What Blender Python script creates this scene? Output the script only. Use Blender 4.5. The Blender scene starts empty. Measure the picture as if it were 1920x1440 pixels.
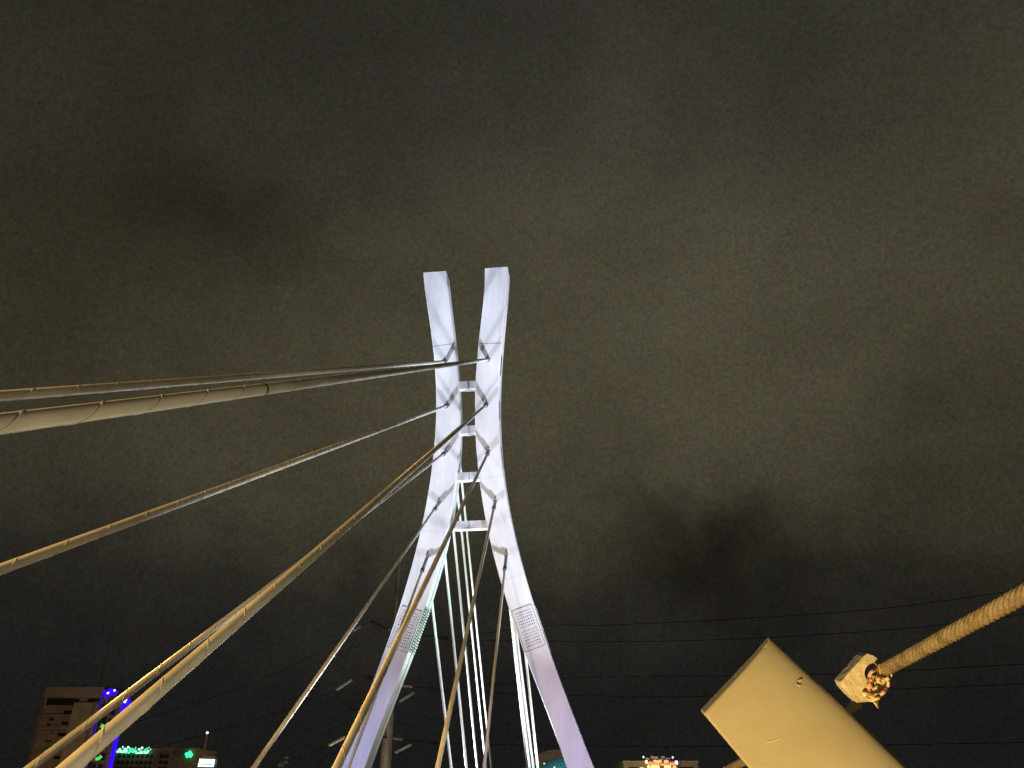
import bpy, bmesh, math, random
import numpy as np
from mathutils import Vector, Matrix

random.seed(7)
R = math.radians
scene = bpy.context.scene
COL = scene.collection

# ------------------------------------------------------------------ camera geometry
F, TH, ZC = 1442.0, R(28), 1.25
CT, ST = math.cos(TH), math.sin(TH)
CAM = Vector((0, 0, ZC))

def ray(px, py):
    """direction with forward component 1 through a photo pixel"""
    r, u = px - 960, 720 - py
    up = u * CT + F * ST
    fw = F * CT - u * ST
    return Vector((r / fw, 1.0, up / fw))

def P(px, py, Y):
    return CAM + ray(px, py) * Y

# bridge frame: U across, V along the deck towards the camera side, O pylon foot
A = R(6.6)
U = Vector((math.cos(A), -math.sin(A), 0))
V = Vector((-math.sin(A), -math.cos(A), 0))
O = Vector((-3.2, 47, 0))

def B(u, v, z):
    return O + U * u + V * v + Vector((0, 0, z))

def PP(px, py, dv=0.0):
    r = ray(px, py)
    k = ((O + V * dv - CAM).dot(V)) / r.dot(V)
    return CAM + r * k

def uz(px, py):
    q = PP(px, py) - O
    return q.dot(U), q.z

# ------------------------------------------------------------------ materials
def mat(name, color, rough=.5, metal=0., noise=.12, nscale=3., bump=0., bscale=40., color2=None, spec=.5, stretch=None):
    m = bpy.data.materials.new(name); m.use_nodes = True
    nt = m.node_tree; N, L = nt.nodes, nt.links
    b = N['Principled BSDF']
    b.inputs['Roughness'].default_value = rough
    b.inputs['Metallic'].default_value = metal
    b.inputs['Specular IOR Level'].default_value = spec
    tc = N.new('ShaderNodeTexCoord')
    src = tc.outputs['Object']
    if stretch:
        mp = N.new('ShaderNodeMapping'); mp.inputs['Scale'].default_value = stretch
        L.new(src, mp.inputs[0]); src = mp.outputs[0]
    nz = N.new('ShaderNodeTexNoise'); nz.inputs['Scale'].default_value = nscale
    nz.inputs['Detail'].default_value = 8; nz.inputs['Roughness'].default_value = .62
    L.new(src, nz.inputs['Vector'])
    rp = N.new('ShaderNodeValToRGB')
    c2 = color2 or tuple(c * (1 - 2.2 * noise) for c in color)
    rp.color_ramp.elements[0].position = .32; rp.color_ramp.elements[1].position = .62
    rp.color_ramp.elements[0].color = (*c2, 1); rp.color_ramp.elements[1].color = (*color, 1)
    L.new(nz.outputs['Fac'], rp.inputs[0]); L.new(rp.outputs[0], b.inputs['Base Color'])
    if bump:
        n2 = N.new('ShaderNodeTexNoise'); n2.inputs['Scale'].default_value = bscale; n2.inputs['Detail'].default_value = 6
        L.new(src, n2.inputs['Vector'])
        bp = N.new('ShaderNodeBump'); bp.inputs['Strength'].default_value = bump; bp.inputs['Distance'].default_value = .02
        L.new(n2.outputs['Fac'], bp.inputs['Height']); L.new(bp.outputs[0], b.inputs['Normal'])
    return m

def glow(name, color, strength):
    m = bpy.data.materials.new(name); m.use_nodes = True
    b = m.node_tree.nodes['Principled BSDF']
    b.inputs['Base Color'].default_value = (*[c * .4 for c in color], 1)
    b.inputs['Emission Color'].default_value = (*color, 1)
    b.inputs['Emission Strength'].default_value = strength
    return m

M = dict(
    pylon=mat('white_pylon_paint', (.81, .81, .83), .5, 0, .08, 1.4, .10, 5, stretch=(1, 1, .22)),
    panel=mat('grey_panel_paint', (.70, .70, .74), .5, 0, .06, 3),
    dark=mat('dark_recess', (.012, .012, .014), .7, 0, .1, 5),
    seam=mat('weld_seam', (.30, .30, .32), .6, 0, .1, 5),
    bar=mat('crossbar_paint', (.62, .62, .66), .5, 0, .06, 2),
    sheath=mat('cable_sheath', (.61, .59, .53), .48, 0, .15, 2.2, .03, 9, stretch=(1, .3, .3)),
    fillet=mat('cable_fillet', (.58, .55, .48), .5, 0, .1, 3),
    sheath_back=mat('white_cable_sheath', (.86, .88, .86), .4, 0, .04, 2),
    socket=mat('socket_steel', (.30, .29, .32), .45, .3, .15, 6),
    collar=mat('dark_collar', (.03, .03, .035), .5, .2, .1, 6),
    post=mat('beige_post_paint', (.50, .445, .305), .55, 0, .07, 7, .04, 38, color2=(.425, .365, .24)),
    lug=mat('cream_lug_paint', (.66, .58, .40), .5, 0, .12, 14, .3, 60, color2=(.46, .38, .24)),
    rope=mat('rusty_wire_rope', (.25, .195, .11), .6, .15, .2, 60, .2, 300, color2=(.12, .085, .045)),
    ribbon=mat('faded_ribbon', (.72, .52, .32), .8, 0, .2, 60, .4, 200, color2=(.58, .22, .17)),
    ribbon2=mat('yellow_ribbon', (.82, .70, .38), .8, 0, .2, 70, .4, 200, color2=(.60, .40, .18)),
    pole=mat('galvanised_pole', (.34, .30, .24), .6, .2, .18, 1.2),
    arm=mat('arm_steel', (.07, .07, .07), .6, .3, .1, 3),
    arm_lit=mat('arm_lit_steel', (.52, .50, .43), .5, .2, .1, 3),  # pale tone carries the lit look of the arm near the shaft
    insul=mat('insulator', (.46, .44, .37), .35, 0, .1, 5),
    wire=mat('wire', (.003, .003, .003), 1, 0, .1, 5, spec=0),
    tower=mat('brown_render', (.34, .26, .19), .85, 0, .2, .35, .2, 2, color2=(.20, .15, .11)),
    tower_lite=mat('pale_render', (.40, .33, .26), .85, 0, .18, .5, color2=(.29, .235, .185)),
    loggia=mat('dark_opening', (.018, .014, .012), .7, 0, .2, 1),
    glass=mat('dark_glass', (.02, .02, .024), .15, 0, .2, 1),
    concrete=mat('concrete', (.27, .25, .22), .85, 0, .15, .8, .2, 6),
    asphalt=mat('asphalt', (.05, .05, .05), .85, 0, .2, 2, .3, 60),
    paving=mat('paving', (.22, .20, .18), .8, 0, .15, 3, .2, 30),
    soil=mat('dark_soil', (.05, .045, .035), .95, 0, .25, .02),
    brick=mat('brown_brick', (.30, .21, .13), .85, 0, .2, .8, color2=(.17, .11, .07)),
    olive=mat('olive_render', (.36, .27, .15), .85, 0, .2, .5, color2=(.25, .18, .10)),
    frame=mat('blue_grey_frame', (.20, .22, .30), .5, 0, .1, 2),
    mast=mat('pale_mast', (.5, .48, .42), .5, .2, .1, 3),
    lampgrey=mat('lamp_housing', (.62, .60, .53), .5, .1, .2, 8),
    blue=glow('blue_led', (.03, .0, 1.0), 1.35),
    bluedim=glow('dim_blue_led', (.03, .0, 1.0), .32),
    bluehot=glow('blue_hot_lamp', (.75, .8, 1.0), 3.0),
    green=glow('green_neon', (.05, 1.0, .42), 1.5),
    greenhot=glow('pale_green_neon', (.35, 1.0, .72), 1.5),
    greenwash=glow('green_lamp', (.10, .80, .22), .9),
    whitescreen=glow('white_screen', (.92, 1.0, 1.0), 1.5),
    whitelamp=glow('white_lamp', (.95, 1.0, .95), 1.6),
    pinklamp=glow('pink_white_lamp', (1.0, .85, .95), 1.6),
    orange=glow('orange_neon', (1.0, .47, .16), 1.3),
    redneon=glow('red_neon', (1.0, .30, .14), 1.2),
    yellow=glow('yellow_neon', (1.0, .82, .25), 1.3),
    dimpink=glow('dim_pink_neon', (.60, .38, .34), .45),
    warmwin=glow('warm_window', (1.0, .75, .42), .9),
)

def tile_mat():
    m = mat('turquoise_tiles', (.05, .28, .34), .35, 0, .2, 1)
    nt = m.node_tree; N, L = nt.nodes, nt.links
    b = N['Principled BSDF']
    tc = N.new('ShaderNodeTexCoord')
    vo = N.new('ShaderNodeTexVoronoi'); vo.inputs['Scale'].default_value = .9
    L.new(tc.outputs['Object'], vo.inputs['Vector'])
    rp = N.new('ShaderNodeValToRGB')
    e = rp.color_ramp.elements
    e[0].position = .12; e[0].color = (.012, .05, .075, 1)
    e[1].position = .34; e[1].color = (.05, .30, .37, 1)
    e2 = e.new(.8); e2.color = (.06, .30, .33, 1)
    L.new(vo.outputs['Distance'], rp.inputs[0]); L.new(rp.outputs[0], b.inputs['Base Color'])
    return m
M['tiles'] = tile_mat()

# ------------------------------------------------------------------ mesh helpers
class MB:
    def __init__(s): s.v = []; s.f = []; s.mi = []; s.cur = 0; s.smooth = []; s.sm = False
    def add(s, vs, fs):
        b = len(s.v); s.v += [Vector(v) for v in vs]
        for f in fs:
            s.f.append([b + i for i in f]); s.mi.append(s.cur); s.smooth.append(s.sm)
    def loft(s, rings, cap0=True, cap1=True, closed=True):
        n = len(rings[0]); vs = [p for r in rings for p in r]; fs = []
        for i in range(len(rings) - 1):
            for j in range(n if closed else n - 1):
                k = (j + 1) % n
                fs.append([i * n + j, i * n + k, (i + 1) * n + k, (i + 1) * n + j])
        s.add(vs, fs)
        sm = s.sm; s.sm = False
        if cap0: s.add(rings[0], [list(range(n))[::-1]])
        if cap1: s.add(rings[-1], [list(range(n))])
        s.sm = sm
    def frame_box(s, c, ax, ay, az):
        """box centred at c with half-axis vectors"""
        vs = [c + ax * i + ay * j + az * k for i in (-1, 1) for j in (-1, 1) for k in (-1, 1)]
        s.add(vs, [[0, 1, 3, 2], [4, 6, 7, 5], [0, 4, 5, 1], [2, 3, 7, 6], [0, 2, 6, 4], [1, 5, 7, 3]])
    def box(s, x0, x1, y0, y1, z0, z1):
        s.frame_box(Vector(((x0 + x1) / 2, (y0 + y1) / 2, (z0 + z1) / 2)), Vector(((x1 - x0) / 2, 0, 0)),
                    Vector((0, (y1 - y0) / 2, 0)), Vector((0, 0, (z1 - z0) / 2)))
    def bbox(s, u0, u1, v0, v1, z0, z1):
        s.frame_box(B((u0 + u1) / 2, (v0 + v1) / 2, (z0 + z1) / 2), U * ((u1 - u0) / 2), V * ((v1 - v0) / 2), Vector((0, 0, (z1 - z0) / 2)))
    def tube(s, pts, r, n=10, r1=None, caps=True):
        pts = [Vector(p) for p in pts]; m = len(pts)
        r1 = r if r1 is None else r1
        s.sm = True
        t0 = (pts[1] - pts[0]).normalized()
        up = Vector((0, 0, 1)) if abs(t0.z) < .95 else Vector((1, 0, 0))
        nrm = (up - t0 * up.dot(t0)).normalized()
        rings = []
        for i, p in enumerate(pts):
            t = (pts[min(i + 1, m - 1)] - pts[max(i - 1, 0)]).normalized()
            nrm = (nrm - t * nrm.dot(t)).normalized(); bi = t.cross(nrm)
            rr = r + (r1 - r) * i / (m - 1)
            rings.append([p + (nrm * math.cos(2 * math.pi * j / n) + bi * math.sin(2 * math.pi * j / n)) * rr for j in range(n)])
        s.loft(rings, caps, caps); s.sm = False
    def ball(s, c, r, n=10):
        s.sm = True; c = Vector(c)
        rings = []
        for i in range(1, n):
            a = math.pi * i / n
            rings.append([c + Vector((math.sin(a) * math.cos(2 * math.pi * j / (2 * n)), math.sin(a) * math.sin(2 * math.pi * j / (2 * n)), -math.cos(a))) * r for j in range(2 * n)])
        s.loft(rings); s.sm = False
    def obj(s, name, mats, parent=None):
        off = world_off(parent) if parent else Vector((0, 0, 0))
        me = bpy.data.meshes.new(name)
        me.from_pydata([tuple(v - off) for v in s.v], [], s.f)
        if not isinstance(mats, (list, tuple)): mats = [mats]
        for m in mats: me.materials.append(m)
        me.polygons.foreach_set('material_index', s.mi)
        me.polygons.foreach_set('use_smooth', s.smooth)
        me.update()
        bm = bmesh.new(); bm.from_mesh(me); bmesh.ops.recalc_face_normals(bm, faces=bm.faces); bm.to_mesh(me); bm.free()
        o = bpy.data.objects.new(name, me); COL.objects.link(o)
        if parent: o.parent = parent
        return o

def world_off(o):
    v = Vector((0, 0, 0))
    while o: v = v + o.location; o = o.parent
    return v

def tag(o, label, cat, group=None):
    o['label'] = label; o['category'] = cat
    if group: o['group'] = group
    return o

def thing(name, loc, label, cat, group=None):
    o = bpy.data.objects.new(name, None); COL.objects.link(o)
    o.empty_display_size = .3; o.location = loc
    return tag(o, label, cat, group)

def struct(o, kind='structure'):
    o['kind'] = kind; return o

# ------------------------------------------------------------------ ground and bridge deck (setting)
g = MB(); g.add([(-4000, -4000, -8), (4000, -4000, -8), (4000, 4000, -8), (-4000, 4000, -8)], [[0, 1, 2, 3]])
struct(g.obj('ground', M['soil']))
d = MB(); d.bbox(-9.6, 9.6, -150, 80, -1.3, 0)
struct(d.obj('road', [M['asphalt']]))
d = MB(); d.bbox(5.9, 9.5, -150, 80, .002, .14); d.bbox(-9.5, -5.9, -150, 80, .002, .14)
struct(d.obj('pavement', [M['paving']]))
d = MB()
for k in range(-24, 13):
    for uu in (-1.0, 1.0):
        d.bbox(uu - .06, uu + .06, k * 6, k * 6 + 3, .004, .008)
struct(d.obj('road_marking', [mat('lane_paint', (.7, .7, .68), .7)]))

# ------------------------------------------------------------------ pylon
EDGE = dict(
    LL=[(508, 793.4), (588, 803.3), (660, 812.7), (740, 817.4), (786, 817.4), (840, 813.6), (895, 807.3), (932, 801.5), (1004, 786.6), (1058, 772), (1118, 754.5), (1139, 749), (1218, 721.8), (1324, 680.5), (1440, 637)],
    LR=[(508, 836.7), (588, 845.6), (660, 854.8), (740, 860.2), (786, 861), (840, 859.5), (895, 855), (932, 849.5), (1004, 836), (1058, 821.5), (1118, 804), (1218, 768), (1324, 727), (1440, 684)],
    RL=[(503, 909), (588, 902.7), (660, 896.7), (740, 890.5), (786, 890), (840, 892.2), (895, 898), (932, 904.5), (1004, 917.2), (1058, 930), (1118, 946), (1152, 957), (1218, 982), (1324, 1021), (1440, 1062)],
    RR=[(503, 951.8), (588, 944.8), (660, 939), (740, 934.8), (786, 935), (840, 938), (895, 944.2), (932, 950.3), (1004, 965), (1058, 978.5), (1118, 996), (1152, 1006.5), (1218, 1030), (1324, 1069), (1440, 1114)])
POLY = {}
for k, pts in EDGE.items():
    q = [uz(x, y) for y, x in pts]
    zz = np.array([p[1] for p in q]); uu = np.array([p[0] for p in q])
    POLY[k] = np.polyfit(zz / 20 - 1, uu, 6)

def edge(k, z):
    if z < 3.0:   # straight below the measured part
        a, b_ = np.polyval(POLY[k], 3.0 / 20 - 1), np.polyval(POLY[k], 4.5 / 20 - 1)
        return float(a + (a - b_) / 1.5 * (3.0 - z))
    return float(np.polyval(POLY[k], z / 20 - 1))

TOP = 36.0
D = 1.35
pylon = thing('bridge_pylon', B(0, 0, 0), 'tall white floodlit bridge pylon of two curved legs joined by four short crossbars', 'bridge pylon')
LEG = {}
for side, (eL, eR) in dict(left=('LL', 'LR'), right=('RL', 'RR')).items():
    zs = [-.4] + list(np.linspace(0, TOP, 90))
    g_, c_ = .13, .035
    rings = []
    for z in zs:
        a, b_ = edge(eL, z), edge(eR, z)
        sec = [(a + c_, 0), (b_ - c_, 0), (b_, -c_), (b_, -.50 * D), (b_ - g_, -.50 * D), (b_ - g_, -.62 * D), (b_, -.62 * D), (b_, -D + c_), (b_ - c_, -D),
               (a + c_, -D), (a, -D + c_), (a, -.62 * D), (a + g_, -.62 * D), (a + g_, -.50 * D), (a, -.50 * D), (a, -c_)]
        rings.append([B(u, v, z) for u, v in sec])
    mb = MB(); mb.loft(rings)
    lg = mb.obj('leg', M['pylon'], pylon)
    lg['label'] = 'left pylon leg curving out to the lower left' if side == 'left' else 'right pylon leg curving out to the lower right'
    LEG[side] = (lg, eL, eR)

def leg_frame(side, z):
    _, eL, eR = LEG[side]
    c0 = Vector(((edge(eL, z) + edge(eR, z)) / 2, z)); h = .5
    c1 = Vector(((edge(eL, z + h) + edge(eR, z + h)) / 2, z + h))
    t = (c1 - c0).normalized(); n = Vector((t.y, -t.x))
    if n.x < 0: n = -n
    w = (edge(eR, z) - edge(eL, z)) * abs(n.x)
    return c0, t, n, w

def front_strip(side, z, half_t, wfrac=.985, tilt=0., proud=.004):
    c0, t, n, w = leg_frame(side, z)
    t2 = (t + n * tilt).normalized(); n2 = Vector((t2.y, -t2.x))
    if n2.x < 0: n2 = -n2
    mb = MB()
    mb.frame_box(B(c0.x, proud / 2 + .001, c0.y), (U * n2.x + Vector((0, 0, n2.y))) * (w / 2 * wfrac), V * (proud / 2), (U * t2.x + Vector((0, 0, t2.y))) * half_t)
    return mb

# seams across the front faces
for side, px, py, tl in (('left', 833, 647, .06), ('right', 918, 644, -.03)):
    front_strip(side, uz(px, py)[1], .022, tilt=tl).obj('seam', M['seam'], LEG[side][0])
for side, py in (('left', 729), ('right', 897), ('left', 995), ('right', 1085)):
    front_strip(side, uz(875, py)[1], .008, wfrac=.93).obj('seam', M['bar'], LEG[side][0])

# perforated access panels
def perf_plate(mb, org, ax, ay, nrm, w, h, nx, ny, gap_after=None, fill=.3, thick=.03):
    """plate with real octagonal holes"""
    gapn = 1 if gap_after else 0
    mx, my = .10 * w, .06 * h
    cw = (w - 2 * mx) / nx; ch = (h - 2 * my) / (ny + .55 * gapn)
    def quad(x0, x1, y0, y1):
        vs = [org + ax * x + ay * y + nrm * t for t in (0, thick) for x, y in ((x0, y0), (x1, y0), (x1, y1), (x0, y1))]
        mb.add(vs, [[4, 5, 6, 7], [0, 1, 5, 4], [1, 2, 6, 5], [2, 3, 7, 6], [3, 0, 4, 7]])
    quad(-w / 2, w / 2, -h / 2, -h / 2 + my); quad(-w / 2, w / 2, h / 2 - my, h / 2)
    quad(-w / 2, -w / 2 + mx, -h / 2 + my, h / 2 - my); quad(w / 2 - mx, w / 2, -h / 2 + my, h / 2 - my)
    y = -h / 2 + my
    for j in range(ny):
        if gap_after and j == gap_after:
            quad(-w / 2 + mx, w / 2 - mx, y, y + .55 * ch); y += .55 * ch
        for i in range(nx):
            cx = -w / 2 + mx + cw * (i + .5); cy = y + ch / 2
            r = min(cw, ch) * fill * random.uniform(.85, 1.12)
            sq = [(-1, -1), (0, -1), (1, -1), (1, 0), (1, 1), (0, 1), (-1, 1), (-1, 0)]
            vs = [org + ax * (cx + sx * cw / 2) + ay * (cy + sy * ch / 2) + nrm * thick for sx, sy in sq]
            for tt in (thick, 0):
                vs += [org + ax * (cx + r * math.cos(math.atan2(sy, sx))) + ay * (cy + r * math.sin(math.atan2(sy, sx))) + nrm * tt for sx, sy in sq]
            mb.add(vs, [[k, (k + 1) % 8, 8 + (k + 1) % 8, 8 + k] for k in range(8)] + [[8 + k, 8 + (k + 1) % 8, 16 + (k + 1) % 8, 16 + k] for k in range(8)])
        y += ch

def rect(mb, org, ax, ay, w, h, nrm, t):
    mb.frame_box(org + nrm * t / 2, ax * (w / 2), ay * (h / 2), nrm * (t / 2))

for side, pc in (('left', (753.5, 1179)), ('right', (991.5, 1177))):
    zc = uz(*pc)[1]
    c0, t, n, w = leg_frame(side, zc)
    ax = U * n.x + Vector((0, 0, n.y)); ay = U * t.x + Vector((0, 0, t.y))
    org = B(c0.x, 0, c0.y)
    Wp, Hp = w * .84, 2.45
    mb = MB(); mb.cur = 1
    rect(mb, org, ax, ay, Wp + .05, Hp + .05, V, .006)  # flat dark sheet behind the holes, their shade put into its colour
    mb.cur = 0
    perf_plate(mb, org + V * .008, ax, ay, V, Wp, Hp, 8, 12, 6, fill=.30)
    pn = mb.obj('perforated_panel', [M['panel'], M['dark']], LEG[side][0])
    # the right-hand side face carries the same plate, slotted
    eR = LEG[side][2]
    mb = MB()
    mb.cur = 1
    q0, q1 = zc - 1.38, zc + 1.38
    e0 = B(edge(eR, q0), 0, q0); e1 = B(edge(eR, q1), 0, q1)
    sa = (e1 - e0).normalized(); sn = U - sa * U.dot(sa); sn.normalize()
    sc = (e0 + e1) / 2 - V * (.50 * D * .5) + sn * .012
    rect(mb, sc, -V, sa, .46 * D, 2.75, sn, .006)
    mb.cur = 0
    for k in range(17):
        for off, ww in ((-.11, .12), (.09, .10), (.235, .05)):
            c = sc + sn * .018 + sa * (-1.30 + k * .1625) - V * (off * D)
            mb.frame_box(c, -V * (ww * D / 2 * (1.1 if off < 0 else .8)), sa * (.043 if off < 0.2 else .05), sn * .009)
    sc2 = (e0 + e1) / 2 - V * (.81 * D) + sn * .012
    mb.cur = 1; rect(mb, sc2, -V, sa, .34 * D, 2.75, sn, .006); mb.cur = 0
    for k in range(17):
        for off in (-.08, .08):
            mb.frame_box(sc2 + sn * .018 + sa * (-1.30 + k * .1625) - V * (off * D), -V * .085, sa * .045, sn * .009)
    mb.obj('perforated_panel', [M['pylon'], M['dark']], LEG[side][0])

# dark slots in the right leg's side channel
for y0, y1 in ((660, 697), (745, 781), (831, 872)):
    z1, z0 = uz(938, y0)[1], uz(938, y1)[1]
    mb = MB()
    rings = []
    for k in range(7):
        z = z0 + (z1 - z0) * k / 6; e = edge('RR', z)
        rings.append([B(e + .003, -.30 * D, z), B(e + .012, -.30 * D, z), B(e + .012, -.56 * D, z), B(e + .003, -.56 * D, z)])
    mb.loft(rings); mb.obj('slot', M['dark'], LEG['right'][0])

# crossbars
for py, th in ((722.2, 14.2), (806.8, 13.4), (894.8, 12.8), (987.4, 12.4)):
    z = uz(877, py)[1] + .25
    hz = th / 2 * 55 / F * 1.12
    mb = MB()
    mb.bbox(edge('LR', z) - .06, edge('RL', z) + .06, -.86, -.42, z - hz, z + hz)
    cb = mb.obj('crossbar', M['bar'], pylon)
    m2 = MB(); uc = (edge('LR', z) + edge('RL', z)) / 2 + .05
    m2.bbox(uc - .025, uc + .025, -.42, -.405, z - hz * .95, z + hz * .95)
    m2.obj('weld_plate', M['seam'], cb)
# gusset flanges where the cables are anchored are part of each cable below

# ------------------------------------------------------------------ stay cables
ORD = ['highest', 'second highest', 'middle', 'fourth highest', 'lowest']
FRONT = {
    ('R', 0): (915.3, 674, 47.75), ('L', 0): (835, 678, 48.0), ('R', 1): (912.6, 758.4, 40.8), ('L', 1): (839.5, 760, 41.3),
    ('R', 2): (916, 847, 32.1), ('L', 2): (836.7, 847, 32.9), ('R', 3): (928.7, 939.4, 21.8), ('L', 3): (824, 942, 22.2),
    ('R', 4): (949.4, 1038.7, 11.3), ('L', 4): (802.3, 1041.5, 11.25)}
FLAB = {
    ('R', 0): 'thickest beige cable at the left edge, running level from the right leg\'s highest anchor',
    ('L', 0): 'topmost thin beige cable, nearly level, from the left leg\'s highest anchor',
    ('R', 1): 'long thick orange-lit cable from the right leg\'s second anchor to the lower left corner',
    ('L', 1): 'cable from the left leg\'s second anchor, sloping alone to the middle of the left edge',
    ('R', 2): 'orange-lit cable crossing in front of the left leg down its whole lower half',
    ('L', 2): 'thin cable beside the thick orange one, from the left leg\'s third anchor',
    ('R', 3): 'yellowish cable from the right leg\'s fourth anchor, crossing the white rear cables',
    ('L', 3): 'cable from the left leg\'s fourth anchor, slanting down through open dark sky',
    ('R', 4): 'short steep grey cable from the right leg\'s lowest front anchor, between the legs',
    ('L', 4): 'thin pale cable lying along the left leg below its lowest front anchor'}

def sag_line(a, b_, sag, n):
    return [a.lerp(b_, k / n) - Vector((0, 0, sag * 4 * (k / n) * (1 - k / n))) for k in range(n + 1)]

def helix(pts, r, pitch, rt, mb, phase, step=14):
    # spiral fillet wound round the polyline
    L = [0]
    for i in range(1, len(pts)): L.append(L[-1] + (pts[i] - pts[i - 1]).length)
    tot = L[-1]; n = int(tot / pitch * step); out = []
    i = 0
    for k in range(n + 1):
        s = tot * k / n
        while i < len(L) - 2 and L[i + 1] < s: i += 1
        f = (s - L[i]) / (L[i + 1] - L[i]); c = pts[i].lerp(pts[i + 1], f)
        t = (pts[i + 1] - pts[i]).normalized()
        e1 = t.cross(Vector((0, 0, 1))).normalized(); e2 = e1.cross(t)
        a = phase + 2 * math.pi * s / pitch
        out.append(c + (e1 * math.cos(a) + e2 * math.sin(a)) * r)
    mb.tube(out, rt, 5)

def make_cable(a, b_, r, sag, sock, label, group, ms, phase, fillet=True, band=None):
    th_ = thing('stay_cable', b_, label, 'stay cable', group)
    n = 40
    pts = sag_line(a, b_, sag, n)
    mb = MB(); mb.tube(pts, r, 20); mb.obj('sheath', ms, th_)
    if fillet:
        mb = MB(); helix(pts, r + .001, 1.35, .0085, mb, phase); mb.obj('helical_fillet', M['fillet'], th_)
    dr = (b_ - a).normalized()
    mb = MB()
    mb.tube([a - dr * .25, a + dr * .1, a + dr * sock], r * 1.42, 16, r * 1.3); so = mb.obj('socket', M['socket'], th_)
    mb = MB(); mb.tube([a + dr * sock, a + dr * (sock + .22)], r * 1.62, 16); mb.obj('collar', M['collar'], th_)
    # anchor gusset on the leg face
    mb = MB()
    sidev = U * .05
    mb.frame_box(a + dr * .12 + Vector((0, 0, .12)), sidev, dr * .26, Vector((0, 0, .20)))
    mb.obj('anchor_plate', M['socket'], th_)
    if band:
        p0 = pts[0].lerp(pts[-1], band); k = int(band * n)
        p0 = pts[k]; mb = MB(); dd = (pts[k + 1] - pts[k]).normalized()
        mb.tube([p0, p0 + dd * .07], r * 1.035, 20); mb.obj('joint_band', M['collar'], th_)
    return th_

def J(p):
    q = p - CAM; dd = q.y * CT + q.z * ST
    return 960 + F * q.x / dd, 720 - F * (-q.y * ST + q.z * CT) / dd, dd

FPX = {('R', 0): (0, 795), ('L', 0): (0, 742.5), ('R', 1): (130, 1440), ('L', 1): (0, 1068), ('R', 2): (630, 1440), ('L', 2): (57, 1440),
       ('R', 3): (820, 1440), ('L', 3): (474.5, 1440), ('R', 4): (907.5, 1440), ('L', 4): (652.8, 1440)}

def solve_anchor(a, u0, s, sag, px):
    """the deck anchor near u0 whose cable runs through the measured picture point"""
    best = None
    for i in range(-90, 91):
        b_ = B(u0 + i * .02, s, .05); pts = sag_line(a, b_, sag, 120); m = 1e9
        for p, q in zip(pts, pts[1:]):
            x0, y0, d0 = J(p); x1, y1, d1 = J(q)
            if d0 < .3 or d1 < .3: continue
            ex, ey = x1 - x0, y1 - y0; l2 = ex * ex + ey * ey
            t = max(0, min(1, ((px[0] - x0) * ex + (px[1] - y0) * ey) / l2))
            m = min(m, math.hypot(x0 + t * ex - px[0], y0 + t * ey - px[1]))
        if best is None or m < best[0]: best = (m, b_, u0 + i * .02)
    print('anchor', px, 'res %.2f u %.2f' % (best[0], best[2]))
    return best[1]

SOCK = [.45, .45, .75, 1.15, 1.35]
for (sd, k), (ax_, ay_, s) in FRONT.items():
    a = PP(ax_, ay_); sg0 = 0.0
    us = {('R', 0): (3.05, 47.55), ('L', 0): (-3.05, 47.93), ('R', 1): (2.62, 39.68), ('L', 1): (-2.28, 41.8)}.get((sd, k))
    b_ = B(us[0], us[1], .05) if us else solve_anchor(a, 3.16 if sd == 'R' else -3.1, s, sg0, FPX[(sd, k)])
    make_cable(a, b_, (.108, .102, .090, .082, .076)[k], sg0, SOCK[k], FLAB[(sd, k)], 'stay cables in front of the pylon', M['sheath'],
               k * 1.3 + (0 if sd == 'R' else 2), True, .745 if (sd, k) == ('R', 0) else None)

# rear cables: pixel line (x at y=1200, slope) and distance behind the pylon
REAR = {
    ('L', 0): (896.5, .1025, 47, 702, 'rightmost of the white cables seen between the legs'),
    ('L', 1): (886.6, .103, 40, 782, 'second from the right of the white cables seen between the legs'),
    ('L', 2): (871.0, .100, 32, 867, 'third from the right of the white cables seen between the legs'),
    ('L', 3): (850.4, .1026, 22, 960, 'fourth from the right of the white cables seen between the legs'),
    ('L', 4): (818.2, .1165, 13, 1056, 'leftmost white rear cable, emerging low from the left leg\'s inner side'),
    ('R', 0): (962, 0.112, 47, 700, 'leftmost of the bunched white cables behind the right leg'),
    ('R', 1): (964.5, 0.118, 40, 780, 'second of the bunched white cables behind the right leg, counted from the left'),
    ('R', 2): (966, 0.119, 32, 865, 'middle one of the bunched white cables behind the right leg'),
    ('R', 3): (970.5, 0.125, 22, 955, 'second from the right of the bunched white cables behind the right leg'),
    ('R', 4): (982.7, 0.107, 13, 1056, 'rightmost and dimmest of the bunched white cables behind the right leg')}
for (sd, k), (x12, sl, dist, ya, lab) in REAR.items():
    ey = 1487 + ZC * 1633 / (47 + dist)
    b_ = P(x12 + sl * (ey - 1200), ey, 47 + dist)
    xa = x12 + sl * (ya - 1200)
    a = PP(xa, ya, -D - .02)
    make_cable(a, b_, .092 if sd == 'L' else .084, .05, .5, lab, 'stay cables behind the pylon', M['sheath_back'], k, False)

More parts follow.
